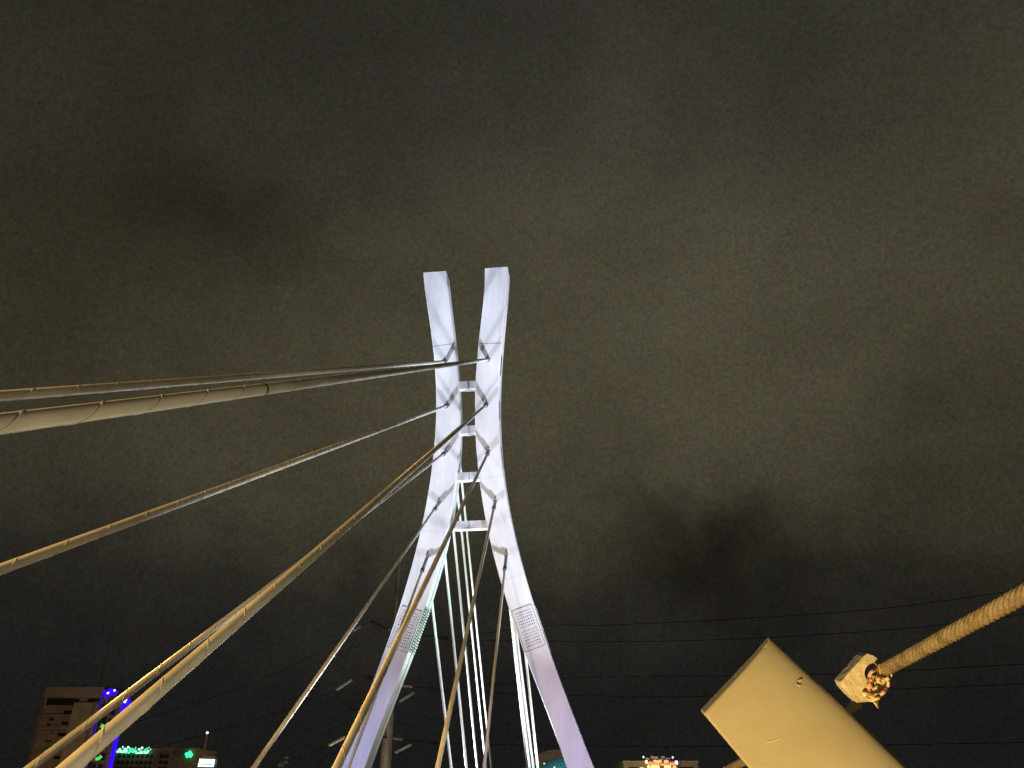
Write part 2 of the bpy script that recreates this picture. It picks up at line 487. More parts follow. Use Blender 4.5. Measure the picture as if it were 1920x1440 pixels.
# ------------------------------------------------------------------ railing post with lug, wire rope, ribbon
Apt, Bpt = P(1453, 1197, 1.05), P(1320, 1338, 1.05)
Cpt, Dpt = P(1410, 1440, 1.002), P(1697, 1440, .935)
Wv = Apt - Bpt; w_ = Wv.length; Wn = Wv.normalized()
axis = ((Cpt - Bpt).normalized() + (Dpt - Apt).normalized()).normalized()
Nv = P(1386 - 9, 1267 - 5, 1.075) - P(1386, 1267, 1.05)        # thickness direction, away from the camera
Nn = Nv.normalized(); TK = Nv.length
post = thing('railing_post', Bpt + axis * 1.7, 'slanted beige steel railing post with rounded edge, close up in the lower right corner', 'railing post')
sec = [(0, TK)] + [(0, .002), (.0015, .0005), (.004, 0)]
flat = w_ * .42
rad = w_ - flat
for k in range(0, 25):
    a_ = math.pi / 2 * k / 24
    sec.append((flat + rad * math.sin(a_), .028 * (1 - math.cos(a_))))
sec += [(w_ - .001, .030), (w_ - .008, .031), (flat + rad * .6, TK), (flat, TK)]
rings = []
for k, s in enumerate([0, .0012, .004] + list(np.linspace(.03, 1.7, 30))):
    ins = .0014 if k == 0 else (.0004 if k == 1 else 0)
    rings.append([Bpt + axis * s + Wn * (x + (ins if x < w_ / 2 else -ins)) + Nn * (y + (ins if y < TK / 2 else -ins)) for x, y in sec])
mb = MB(); mb.sm = False; mb.loft(rings)
po = mb.obj('post_body', M['post'], post)
for p in po.data.polygons: p.use_smooth = True
try:
    po.data.set_sharp_from_angle(angle=R(28))
except Exception: pass
# weld bead on the top corner, shallow scar and pit on the face
mb = MB()
fpt = lambda px, py: (lambda r: CAM + r * ((Bpt - CAM).dot(Wn.cross(axis)) / r.dot(Wn.cross(axis))))(ray(px, py))
def surf(px, py):
    q = fpt(px, py); x = (q - Bpt).dot(Wn)
    dip = 0 if x < flat else .028 * (1 - math.sqrt(max(0, 1 - min(1, (x - flat) / rad) ** 2)))
    return q + Nn * dip
mb.tube([surf(x, y) for x, y in ((1450, 1203), (1447, 1207), (1442, 1210), (1440, 1215))], .0015, 7, .0008)
mb.obj('weld_bead', M['post'], post); mb = MB()
ringp = [surf(1502 + 7 * math.cos(t_ * .35), 1282 + 5 * math.sin(t_ * .35)) for t_ in range(4, 16)]
mb.tube(ringp, .0006, 6); mb.obj('weld_scar', M['post'], post)
mb = MB()
scr = [surf(1436 + t_ * 3.0, 1392 - .006 * (t_ * 3.0) ** 2 - t_ * .45) for t_ in range(0, 11)]
mb.tube(scr, .0007, 6); mb.obj('scratch', M['post'], post)

# lug (drilled plate)
outl_px = [(1626, 1225), (1638, 1229), (1650, 1238), (1661, 1249), (1668, 1262), (1670, 1280), (1664, 1296), (1650, 1308), (1634, 1316), (1608, 1318), (1592, 1303), (1580, 1289), (1576, 1279), (1583, 1270), (1604, 1247), (1618, 1231)]
hc = (1640, 1262)
YL = 1.0
def ang(p): return math.atan2(p[1] - hc[1], p[0] - hc[0])
def outl_at(a):
    best = None; n = len(outl_px)
    dx, dy = math.cos(a), math.sin(a)
    for i in range(n):
        x0, y0 = outl_px[i]; x1, y1 = outl_px[(i + 1) % n]
        ex, ey = x1 - x0, y1 - y0
        den = dx * ey - dy * ex
        if abs(den) < 1e-9: continue
        t_ = ((x0 - hc[0]) * ey - (y0 - hc[1]) * ex) / den
        s_ = ((x0 - hc[0]) * dy - (y0 - hc[1]) * dx) / den
        if t_ > 0 and -1e-6 <= s_ <= 1 + 1e-6 and (best is None or t_ > best): best = t_
    return (hc[0] + dx * best, hc[1] + dy * best)
NA = 72
of = [P(*outl_at(2 * math.pi * k / NA), YL) for k in range(NA)]
hf = [P(hc[0] + 19 * math.cos(2 * math.pi * k / NA), hc[1] + 19 * math.sin(2 * math.pi * k / NA), YL) for k in range(NA)]
NL = P(1600 - 12, 1260 - 4, YL + .026) - P(1600, 1260, YL)
of_in = [p.lerp(P(*hc, YL), .02) for p in of]
mb = MB()
vs = [p for p in of_in] + hf + [p + NL * .08 for p in of] + [p + NL for p in of] + [p + NL for p in hf]
fs = []
for k in range(NA):
    j = (k + 1) % NA; n = NA
    fs += [[k, j, n + j, n + k], [k, j, 2 * n + j, 2 * n + k], [2 * n + k, 2 * n + j, 3 * n + j, 3 * n + k], [3 * n + k, 3 * n + j, 4 * n + j, 4 * n + k], [n + k, n + j, 4 * n + j, 4 * n + k]]
mb.add(vs, fs); lug = mb.obj('lug', M['lug'], post)
mb = MB()   # weld foot joining the lug to the post flank
c_ = P(1606, 1318, YL + .05)
mb.frame_box(c_, P(1620, 1308, YL + .05) - c_, P(1596, 1334, YL + .05) - c_, Nn * .008)
mb.obj('lug_foot', M['lug'], post)

# wire rope: stranded, tied into the lug, running back past the camera
def stranded(name, pts, rr, pitch, m, label, cat):
    th_ = thing(name, pts[-1], label, cat)
    mb = MB()
    L = [0]
    for i in range(1, len(pts)): L.append(L[-1] + (pts[i] - pts[i - 1]).length)
    tot = L[-1]
    for s6 in range(6):
        n = int(tot / pitch * 16); out = []; i = 0
        for k in range(n + 1):
            s = tot * k / n
            while i < len(L) - 2 and L[i + 1] < s: i += 1
            f = (s - L[i]) / (L[i + 1] - L[i]); c = pts[i].lerp(pts[i + 1], f)
            t = (pts[i + 1] - pts[i]).normalized(); e1 = t.cross(Vector((0, 0, 1))).normalized(); e2 = e1.cross(t)
            a = 2 * math.pi * (s6 / 6 + s / pitch)
            out.append(c + (e1 * math.cos(a) + e2 * math.sin(a)) * rr * .58)
        mb.tube(out, rr * .43, 8)
    mb.tube(pts, rr * .5, 8)
    mb.obj('strands', m, th_)
    return th_
p0 = P(1656, 1257, .99); p1 = P(1920, 1114, .66); dv = (p1 - p0).normalized()
stranded('wire_rope', [p0 - dv * .015, p0, p0 + dv * .2, p1, p1 + dv * 1.2], .0081, .058, M['rope'],
         'rusty twisted wire rope running from the post lug to the right edge', 'wire rope')
q0 = P(1440, 1405, 1.10); q1 = P(1358, 1446, 1.42); dq = (q1 - q0).normalized()
stranded('wire_rope', [q0 - dq * .05, q0, q1, q1 + dq * 1.0], .0062, .05, M['rope'],
         'short piece of brown wire rope showing below the post\'s left side', 'wire rope')

# frayed ribbon tied round the rope end
rb = thing('tied_ribbon', P(1655, 1290, .985), 'frayed pink and yellow ribbon knotted round the rope end at the lug', 'ribbon')
def rp_(x, y, Y=.985): return P(1540 + x / 8, 1180 + y / 8, Y)
def smooth_px(pts, n=6):
    out = []
    for i in range(len(pts) - 1):
        p0_, p1_, p2_, p3_ = pts[max(i - 1, 0)], pts[i], pts[i + 1], pts[min(i + 2, len(pts) - 1)]
        for k in range(n):
            t = k / n
            out.append(tuple(.5 * (2 * p1_[c] + (p2_[c] - p0_[c]) * t + (2 * p0_[c] - 5 * p1_[c] + 4 * p2_[c] - p3_[c]) * t * t + (3 * p1_[c] - p0_[c] - 3 * p2_[c] + p3_[c]) * t ** 3) for c in (0, 1)))
    out.append(pts[-1]); return out
for nm, pts, r0, r1, m in (
        ('ribbon_band', [(880, 555), (800, 610), (735, 660), (715, 760), (745, 860)], .0022, .0018, 'ribbon'),
        ('ribbon_loop', [(700, 890), (735, 980), (800, 1030), (880, 985), (945, 930), (995, 850), (1000, 775), (925, 728), (850, 740)], .0026, .0018, 'ribbon'),
        ('ribbon_loop', [(710, 880), (648, 930), (655, 1005), (735, 1060), (860, 1030)], .0025, .0020, 'ribbon2'),
        ('ribbon_strand', [(1040, 690), (1020, 730), (960, 745), (900, 715)], .0018, .0018, 'ribbon2'),
        ('ribbon_strand', [(720, 840), (790, 890), (830, 850), (800, 800)], .0020, .0014, 'ribbon2')):
    mb = MB(); sp = smooth_px(pts)
    mb.tube([rp_(x, y, 0.981 + .006 * math.sin(i * .5)) for i, (x, y) in enumerate(sp)], r0, 7, r1)
    mb.obj(nm, M[m], rb)
for pts in ([(745, 685), (690, 810), (765, 820), (805, 700)], [(820, 690), (900, 740), (912, 822), (828, 805), (812, 740)], [(755, 1075), (850, 1070), (862, 1200)], [(880, 700), (860, 560), (900, 540), (930, 600)]):
    mb = MB(); n = len(pts)
    ce = (sum(p[0] for p in pts) / n, sum(p[1] for p in pts) / n)
    vs = [rp_(x, y, .979) for x, y in pts] + [rp_(x, y, .983) for x, y in pts] + [rp_(*ce, .974)]
    mb.add(vs, [[k, (k + 1) % n, 2 * n] for k in range(n)] + [[k, (k + 1) % n, n + (k + 1) % n, n + k] for k in range(n)] + [list(range(n, 2 * n))])
    mb.obj('ribbon_end', M['ribbon2'], rb)

# ------------------------------------------------------------------ power pole and its lines
YP = 95.0
base = P(720, 1440, YP); topp = P(751, 1058, YP)
px0, pz1 = (base.x + topp.x) / 2, topp.z
pole = thing('power_pole', (px0, YP, -8), 'dark steel power pole with three crossarm levels behind the left pylon leg', 'power pole')
mb = MB()
mb.tube([Vector((px0, YP, -8)), Vector((px0, YP, pz1))], .78, 12, .27); mb.sm = False
for i in range(60):
    z = -6 + i * .42
    rr = .78 + (.27 - .78) * (z + 8) / (pz1 + 8)
    for sgn in (-1, 1):
        mb.tube([Vector((px0 + sgn * rr * .8, YP - rr * .55, z)), Vector((px0 + sgn * (rr * .8 + .16), YP - rr * .55 - .04, z))], .022, 5)
mb.obj('pole_shaft', M['pole'], pole)
LEV = [((697, 1166), (838, 1197)), ((685, 1268), (825, 1293.5)), ((668, 1368), (818, 1393))]
tips_r = []; tips_l = []
for li, (l, r) in enumerate(LEV):
    zl = P(745 - li * 9, (l[1] + r[1]) / 2 + 3, YP).z
    # the arm is horizontal at height zl: find the depth of each tip
    def at_z(px, py):
        rr = ray(px, py); return CAM + rr * ((zl - ZC) / rr.z)
    tl, tr = at_z(*l), at_z(*r)
    mid = Vector((px0, YP, zl))
    mb = MB(); mb.tube([tl, mid, tr], .10, 8); mb.obj('crossarm', M['arm'], pole)
    for tip in (tl, tr):
        dd = (mid - tip).normalized()
        mb = MB(); mb.tube([tip, tip + dd * 2.0], .22, 10, .20); mb.obj('end_fitting', M['arm'], pole)
    mb = MB(); dd = (tr - mid).normalized()
    mb.tube([mid + dd * (.9 if li else .2), mid + dd * 3.0], .16, 10); mb.obj('arm_lit_part', M['arm_lit'], pole)  # pale length of the arm, its lit look put into the colour
    if li == 0:
        dl = (tl - mid).normalized(); mb = MB(); mb.tube([mid + dl * .4, mid + dl * 1.7], .14, 10); mb.obj('arm_lit_part', M['arm_lit'], pole)
    tips_r.append(tr); tips_l.append(tl)
INS = [((662, 1183), (675.5, 1173.5), 0), ((630.5, 1293.5), (659.3, 1275), 1), ((749.5, 1315.5), (775.5, 1299), 1), ((617, 1397.3), (645, 1382.6), 2), ((741.5, 1411.3), (770, 1396.6), 2)]
for (x0, y0), (x1, y1), lv in INS:
    left = x1 < 700
    Ya = (tips_l if left else tips_r)[lv].y
    Yb = Ya if left else YP
    e1 = P(x1, y1, Yb); e0 = P(x0, y0, Yb - 1.2)
    mb = MB(); n = 12
    mb.tube([e0.lerp(e1, k / n) for k in range(n + 1)], .135, 10)
    for k in range(1, n): mb.ball(e0.lerp(e1, k / n), .165, 5)
    mb.obj('insulator', M['insul'], pole)
    mb = MB()
    anchor = tips_l[lv] if left else Vector((px0, YP, tips_r[lv].z)).lerp(tips_r[lv], .33)
    mb.tube([e1, anchor], .035, 6); mb.obj('hanger', M['arm'], pole)
    # outgoing conductor
for j, (pts, Y0) in enumerate(((((675, 1175), (650, 1230), (640, 1222), (690, 1205)), YP), (((630, 1294), (660, 1330), (720, 1318), (750, 1316)), YP), (((770, 1300), (800, 1345), (850, 1340), (866, 1300)), YP), (((617, 1398), (655, 1428), (715, 1425), (741, 1411)), YP))):
    mb = MB(); mb.tube([P(x, y, Y0) for x, y in smooth_px(list(pts), 8)], .02, 5); mb.obj('jumper_loop', M['wire'], pole)

def wire(pts, Ys, label, r=.035):
    sp = smooth_px(pts, 10); n = len(sp)
    mb = MB()
    mb.tube([P(x, y, Ys[0] + (Ys[1] - Ys[0]) * k / (n - 1)) for k, (x, y) in enumerate(sp)], r, 5)
    tag(mb.obj('power_line', M['wire']), label, 'power line', 'power lines strung from the power pole')
wire([(838, 1197), (1030, 1173), (1150, 1172), (1550, 1150), (1760, 1128), (2010, 1090)], (YP + 1, 60), 'topmost thin dark power line crossing the sky right of the pylon', .028)
wire([(838, 1200), (1110, 1203), (1300, 1201), (1540, 1190), (1760, 1172), (2010, 1140)], (YP + 1, 60), 'second thin dark power line from the top, right of the pylon', .028)
wire([(825, 1294), (1080, 1271), (1300, 1268), (1600, 1262), (2010, 1240)], (YP + 1, 60), 'third thin dark power line, level with the crossarm at the middle of the pole', .026)
wire([(825, 1296), (1080, 1304), (1300, 1306), (1700, 1291), (1900, 1283), (2010, 1276)], (YP + 1, 60), 'fourth thin dark power line, passing just above the post\'s lug', .026)
wire([(818, 1394), (1080, 1398), (1300, 1400), (1700, 1396), (2010, 1390)], (YP + 1, 60), 'lowest thin dark power line right of the pylon, just above the rooftops', .026)
wire([(662, 1183), (590, 1226), (500, 1270), (330, 1330), (100, 1400), (-60, 1440)], (YP - 1, 70), 'upper power line running down left from the pole', .02)
wire([(630.5, 1293.5), (580, 1313), (470, 1352), (300, 1400), (120, 1440)], (YP - 1, 70), 'middle power line running down left from the pole', .02)
wire([(617, 1397.3), (570, 1416), (480, 1445)], (YP - 1, 78), 'lowest power line running down left from the pole', .02)

# ------------------------------------------------------------------ left tower
YT = 240.0
def X(px, py, Y=YT): return P(px, py, Y).x
def Z(px, py, Y=YT): return P(px, py, Y).z
xl0, xr = X(90, 1291), X(194, 1296)
zt = Z(140, 1292)
tower = thing('apartment_tower', ((xl0 + xr) / 2, YT + 10, -8), 'brown apartment tower with blue light strips in the lower left corner', 'apartment tower')
mb = MB()
YS = YT + 26
xs2 = X(231, 1316, YS)
plan = [(xl0, YT), (xr, YT), (xs2, YS), (xl0, YS)]
mb.loft([[Vector((x, y, z)) for x, y in plan] for z in (-8, zt)])
mb.box(X(73, 1332), xl0 - .002, YT + .6, YT + 24, -8, Z(80, 1328))
mb.obj('wall', M['tower'], tower)
mb = MB(); mb.box(xl0 - .35, xr + .1, YT - .35, YT - .003, Z(140, 1308), zt + .5); mb.obj('parapet', M['tower_lite'], tower)
mb = MB(); mb.box(X(142, 1318), X(177, 1318), YT - 1.0, YT - .003, -8, Z(160, 1318)); mb.obj('pilaster', M['tower_lite'], tower)
mb = MB(); mb.box(X(182, 1322), X(187, 1322), YT - .5, YT - .003, -8, Z(184, 1320)); mb.obj('pilaster', M['tower_lite'], tower)
def dark_open(x0, y0, x1, y1, nm='window', m='loggia', d=.05, par=tower, Y=YT):
    ym = (y0 + y1) / 2
    mb = MB(); mb.box(X(x0, ym, Y), X(x1, ym, Y), Y - d, Y - .004, Z(x0, y1, Y), Z(x0, y0, Y)); return mb.obj(nm, M[m], par)
dark_open(88, 1309.5, 148, 1322, 'loggia', 'loggia')
dark_open(165, 1309.5, 187, 1316, 'loggia', 'loggia')
dark_open(177.6, 1320, 181.5, 1440, 'recess', 'loggia', .04)
for w4 in ((120, 1332, 137, 1339), (115, 1353, 130, 1360), (109, 1374, 127, 1381), (103, 1396, 124, 1402), (100, 1417, 115, 1423), (93, 1346, 101, 1351), (88, 1357, 96, 1361), (94, 1370, 101, 1374), (84, 1388, 97, 1391), (78, 1408, 92, 1411)):
    dark_open(*w4)
for w4 in ((74, 1375, 80, 1379), (74, 1388, 83, 1392), (68, 1405, 76, 1409)):
    dark_open(*w4, Y=YT + .6)
# clutter ledges on the balconies
for py in (1341, 1372, 1404):
    mb = MB(); mb.box(X(86 - (py - 1330) * .19, py), X(141 - (py - 1330) * .22, py), YT - .9, YT - .051, Z(100, py) - .12, Z(100, py) + .12)
    mb.obj('balcony_slab', M['tower_lite'], tower)
# right flank: recessed storeys with balconies
FD = Vector((xs2 - xr, YS - YT, 0)).normalized(); FN = Vector((FD.y, -FD.x, 0))
def flank(mb, a0, a1, t, z0, z1):
    c = Vector((xr, YT, 0)) + FD * ((a0 + a1) / 2) + FN * (t / 2 + .004)
    mb.frame_box(c + Vector((0, 0, (z0 + z1) / 2)), FD * ((a1 - a0) / 2), FN * (t / 2), Vector((0, 0, (z1 - z0) / 2)))
for k in range(9):
    z = zt - 3.2 - k * 3.1
    mb = MB(); flank(mb, 3, 23, .7, z - .25, z + .1); mb.obj('balcony_slab', M['tower_lite'], tower)
    for y0 in (4.5, 13):
        mb = MB(); flank(mb, y0, y0 + 6, .06, z - 2.5, z - .5); mb.obj('window', M['glass'], tower)
# roof hut, tank, mast
mb = MB(); mb.box(X(151, 1287), X(168, 1287), YT + 3, YT + 9, zt + .002, Z(160, 1286)); mb.obj('roof_hut', M['tower_lite'], tower)
mb = MB(); mb.box(X(169, 1287), X(205, 1287), YT + 5, YT + 12, zt + .002, Z(190, 1285)); mb.obj('roof_tank', M['dark'], tower)
mb = MB(); mb.box(X(139, 1287), X(150, 1287), YT + 4, YT + 7, zt + .002, Z(145, 1288)); mb.obj('roof_tank', M['dark'], tower)
mb = MB(); mb.ball(P(152, 1281, YT + 5), .35, 6); mb.obj('roof_lamp', M['lampgrey'], tower)
ma = MB(); mx_ = X(186, 1287, YT + 8); ma.tube([Vector((mx_, YT + 8, zt)), Vector((mx_, YT + 8, Z(190, 1165, YT + 8)))], .12, 6, .07); ma.obj('mast', M['arm'], tower)
# led strips and lamps
def strip(p0_, p1_, r, nm, m, par=tower): mb = MB(); mb.tube([p0_, p1_], r, 8); return mb.obj(nm, M[m], par)
xs = xr + .15
strip(Vector((xs, YT - .3, -6)), Vector((xs, YT - .3, Z(194, 1301))), .26, 'led_strip', 'bluedim')
strip(Vector((xs2 + .5, YS - .2, -6)), Vector((xs2 + .5, YS - .2, Z(236, 1318, YS))), .66, 'led_strip', 'blue')
def blob(pxs, Y, r, nm, m):
    mb = MB()
    for x, y, k in pxs: mb.ball(P(x, y, Y), r * k, 7)
    return mb.obj(nm, M[m], tower)
blob([(198, 1300, .8), (203, 1301, .9), (207, 1296, .85)], YT - .2, 1.0, 'flood_lamp', 'blue')
blob([(213, 1297, .9), (217, 1296, .8)], YT + 6, 1.0, 'flood_lamp', 'blue')
blob([(202, 1299.8, .3), (203.6, 1298.6, .2)], YT - 1.2, .8, 'flood_lamp', 'bluehot')
blob([(214.6, 1294.4, .32)], YT + 4.6, .9, 'flood_lamp', 'bluehot')
blob([(238, 1314, 1.0), (240, 1318, .9), (235.5, 1317, .8)], YS - .6, 1.0, 'flood_lamp', 'blue')
blob([(234, 1316, .36), (236.5, 1312.5, .3)], YS - 1.9, .9, 'flood_lamp', 'bluehot')
# green lit arches on the flank
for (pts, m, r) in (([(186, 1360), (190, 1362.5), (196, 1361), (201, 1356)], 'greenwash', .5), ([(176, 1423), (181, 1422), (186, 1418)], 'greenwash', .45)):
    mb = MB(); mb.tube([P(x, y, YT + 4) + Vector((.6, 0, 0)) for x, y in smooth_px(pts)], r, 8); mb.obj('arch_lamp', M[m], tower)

# ------------------------------------------------------------------ low building, green lettering, emblem
YB = 300.0
lb = thing('office_building', (X(290, 1440, YB), YB + 8, -8), 'low brown building with rows of small dark windows under green lettering', 'office building')
zb = Z(300, 1404.5, YB)
mb = MB(); mb.box(X(196, 1410, YB), X(374, 1410, YB), YB, YB + 18, -8, zb); mb.obj('wall', M['brick'], lb)
mb = MB(); mb.box(X(196, 1410, YB) - .2, X(374, 1410, YB) + .2, YB - .3, YB - .003, zb - .5, zb + .25); mb.obj('cornice', M['olive'], lb)
for py in (1417.5, 1429.5, 1441, 1452):
    for i in range(8):
        x0 = 221.5 + i * 8.6 - (py - 1417) * .2
        dark_open(x0, py - 3.3, x0 + 5.6, py + 3.6, 'window', 'loggia', .05, lb, YB)
    for x0 in (300.5, 309.5):
        dark_open(x0 - (py - 1417) * .2, py - 3.3, x0 + 7.2 - (py - 1417) * .2, py + 3.6, 'window', 'loggia', .05, lb, YB)
sg = thing('rooftop_sign', P(250, 1413, YB - 1), 'glowing green line of script lettering on the low brown building\'s roof edge', 'sign')
def gs(x, y, Y=YB - 1.2): return P(210 + x / 24, 1395 + y / 24, Y)
STROKES = [
    ([(215, 350), (300, 330), (330, 240), (370, 250), (360, 330), (470, 350), (560, 330), (560, 240), (610, 225), (630, 290), (570, 350), (690, 320)], .36, 'greenhot'),
    ([(700, 300), (680, 360), (610, 400)], .28, 'green'),
    ([(800, 190), (810, 300), (790, 370), (735, 425)], .27, 'green'),
    ([(950, 200), (900, 250), (890, 330), (940, 350), (1000, 300), (990, 350), (930, 400)], .29, 'green'),
    ([(1055, 320), (1090, 390), (1180, 395), (1270, 385), (1290, 320), (1330, 390), (1400, 390)], .36, 'greenhot'),
    ([(1400, 390), (1450, 300), (1540, 260), (1590, 180)], .30, 'green'),
    ([(1440, 330), (1500, 390), (1570, 390), (1630, 330), (1610, 290)], .34, 'greenhot'),
    ([(1180, 240), (1260, 240)], .36, 'greenhot')]
for pts, r, m in STROKES:
    mb = MB(); mb.tube([gs(x, y) for x, y in smooth_px(pts, 5)], r, 7); mb.obj('letter', M[m], sg)
for x, y, r in ((490, 135, .30), (730, 140, .34), (700, 190, .22), (1065, 155, .16), (1355, 168, .36), (1665, 155, .18), (1735, 235, .26), (1040, 230, .18), (820, 190, .22)):
    mb = MB(); mb.ball(gs(x, y), r, 6); mb.obj('letter_dot', M['whitelamp' if r > .3 else 'greenhot'], sg)
em = thing('emblem_sign', P(354, 1416, YB - 1), 'small glowing green emblem at the right end of the low brown roof', 'sign')
mb = MB()
for x, y, r in ((356, 1410.5, .55), (350, 1414, .62), (358.5, 1415, .60), (353.5, 1416.5, .6), (350.5, 1419, .38), (357, 1418, .5)):
    mb.ball(P(x, y, YB - 1.3), r, 6)
mb.obj('emblem', M['green'], em)
mb = MB(); mb.tube([P(362.8 + 2.7 * math.cos(t_ * .45), 1411 + 2.5 * math.sin(t_ * .45), YB - 1.2) for t_ in range(-1, 9)], .14, 6); mb.obj('emblem_ring', M['lampgrey'], em)

# billboard
YBB = 180.0
bb = thing('billboard', P(388, 1460, YBB), 'small bright white screen on a frame right of the low brown building', 'billboard')
def quad_prism(px4, Y, t, nm, m, par):
    mb = MB(); f = [P(x, y, Y) for x, y in px4]; b2 = [p + Vector((0, t, 0)) for p in f]; n = len(f)
    mb.add(f + b2, [list(range(n)), list(range(2 * n - 1, n - 1, -1))] + [[k, (k + 1) % n, n + (k + 1) % n, n + k] for k in range(n)])
    return mb.obj(nm, m, par)
quad_prism([(370.6, 1437.6), (399.6, 1438), (400.8, 1433.4), (372, 1431)], YBB, .3, 'screen', M['whitescreen'], bb)
quad_prism([(372.4, 1430.8), (401, 1433), (402.4, 1423.6), (374, 1422.6)], YBB, .3, 'screen', M['whitescreen'], bb)
quad_prism([(378, 1433.2), (397, 1434), (397, 1433), (378, 1432)], YBB - .1, .08, 'caption_line', M['frame'], bb)
for x, y in ((397.6, 1425.6), (395, 1428), (399, 1428.4)):
    quad_prism([(x - .8, y + .5), (x + .8, y + .5), (x + .8, y - .5), (x - .8, y - .5)], YBB - .1, .08, 'mark', M['frame'], bb)
quad_prism([(373, 1420), (406, 1421.5), (407, 1419), (383, 1417.5), (381, 1419)], YBB + .5, .4, 'top_rail', M['frame'], bb)
quad_prism([(403.5, 1440), (405.5, 1440), (407, 1420), (404.5, 1420)], YBB + .5, .4, 'side_rail', M['frame'], bb)
mb = MB(); mb.tube([P(388, 1439, YBB + .6), Vector((P(388, 1439, YBB).x, YBB + .6, -8))], .3, 8); mb.obj('support', M['frame'], bb)

# lattice mast with lamp
YM = 220.0
lm = thing('lamp_mast', (X(384, 1440, YM), YM, -8), 'thin mast topped by a tiny white lamp above the white billboard', 'mast')
mx0 = X(384.6, 1400, YM)
mb = MB()
zm = Z(386.5, 1374, YM)
mb.tube([Vector((mx0, YM, -8)), Vector((mx0, YM, zm))], .10, 6, .05)
for k in range(7):
    z0 = Z(380, 1405, YM) + k * .5
    for s_ in (-1, 1): mb.tube([Vector((mx0 + .28 * s_, YM, z0)), Vector((mx0 - .28 * s_, YM, z0 + .5))], .05, 5)
mb.obj('mast_shaft', M['mast'], lm)
mb = MB(); mb.ball(Vector((mx0, YM - .1, zm)), .33, 6); mb.obj('lamp', M['whitelamp'], lm)

# unlit double street lamp heads
YL2 = 120.0
sl = thing('street_lamp', (P(529, 1440, YL2).x, YL2, -8), 'small grey street lamp peeping up beside the slanting cable at the bottom edge', 'street lamp')
mb = MB(); xx = P(531, 1440, YL2).x
mb.tube([Vector((xx, YL2, -8)), Vector((xx, YL2, P(531, 1430, YL2).z)), P(534, 1427, YL2), P(537, 1421, YL2)], .10, 8, .05); mb.obj('lamp_pole', M['pole'], sl)
for x, y, rx in ((526.5, 1434, .30), (535.8, 1429.5, .20), (537.3, 1421, .17)):
    mb = MB(); c = P(x, y, YL2)
    mb.frame_box(c, Vector((rx, 0, rx * .25)), Vector((0, .2, 0)), Vector((-rx * .35, 0, rx * .9))); mb.obj('lamp_head', M['lampgrey'], sl)

# ------------------------------------------------------------------ turquoise dome
YD = 230.0
cx = X(1066, 1440, YD); zt_d = Z(1066, 1416, YD); Rd = 95 * YD / 1633
dm = thing('domed_building', (cx, YD + 10, -8), 'turquoise tiled dome rising behind the foot of the right pylon leg', 'domed building')
mb = MB(); mb.sm = True
cz = zt_d - Rd
rings = []
for i in range(1, 22):
    a = (math.pi * .62) * i / 21
    rings.append([Vector((cx + Rd * math.sin(a) * math.cos(2 * math.pi * j / 48), YD + Rd + Rd * math.sin(a) * math.sin(2 * math.pi * j / 48), cz + Rd * math.cos(a))) for j in range(48)])
mb.loft(rings, True, False); mb.obj('dome', M['tiles'], dm)
mb = MB(); zb_ = cz + Rd * math.cos(math.pi * .62); rb_ = Rd * math.sin(math.pi * .62)
mb.tube([Vector((cx, YD + Rd, -8)), Vector((cx, YD + Rd, zb_))], rb_ * 1.02, 48); mb.obj('drum', M['brick'], dm)
for x, y in ((1020.5, 1432), (1039.5, 1439)):
    r_ = ray(x, y); cc = Vector((cx, YD + Rd, cz)) - CAM
    bq = r_.dot(cc) / r_.dot(r_); k = bq - math.sqrt(max(0, bq * bq - (cc.dot(cc) - Rd * Rd) / r_.dot(r_)))
    mb = MB(); mb.ball(CAM + r_ * k, .22, 6); mb.obj('dome_lamp', M['whitelamp'], dm)
bk = thing('arched_building', (X(1040, 1440, 255), 285, -8), 'dark brown arched roof peeping out left above the turquoise dome', 'building')
mb = MB(); xc = X(1044, 1440, 275); Ra = 78 * 275 / 1633; za = Z(1044, 1405.5, 275) - Ra
n = 40
prof = [(xc + Ra * math.cos(math.pi * k / n), za + Ra * math.sin(math.pi * k / n)) for k in range(n + 1)] + [(xc - Ra, -8), (xc + Ra, -8)]
mb.loft([[Vector((x, 275, z)) for x, z in prof], [Vector((x, 300, z)) for x, z in prof]]); mb.obj('vault', M['brick'], bk)

# ------------------------------------------------------------------ right building with neon sign
YR = 260.0
rbld = thing('flat_roofed_building', (X(1238, 1440, YR), YR + 10, -8), 'low olive brown flat-roofed building behind the red and yellow neon lettering', 'building')
zr = Z(1240, 1427.5, YR)
mb = MB(); mb.box(X(1169, 1433, YR), X(1309, 1433, YR), YR, YR + 20, -8, zr); mb.obj('wall', M['olive'], rbld)
mb = MB(); mb.box(X(1169, 1433, YR) - .2, X(1309, 1433, YR) + .2, YR - .3, YR - .003, zr - .3, zr + .15); mb.obj('roof_edge', M['tower_lite'], rbld)
dark_open(1179, 1438, 1196, 1446, 'window', 'loggia', .05, rbld, YR)
dark_open(1272, 1437.6, 1300, 1446, 'window', 'loggia', .05, rbld, YR)
dark_open(1200, 1438.8, 1207.5, 1442, 'window', 'warmwin', .06, rbld, YR)
for x, y in ((1199.5, 1432.5), (1209, 1433)):
    mb = MB(); mb.ball(P(x, y, YR - .2), .28, 5); mb.obj('wall_lamp', M['lampgrey'], rbld)
ns = thing('neon_sign', P(1235, 1436, YR - 2), 'stacked lines of red, orange and yellow neon script on the flat roof', 'sign')
def nsx(x, y): return P(1195 + x / 21.33, 1410 + y / 21.33, YR - 2.2)
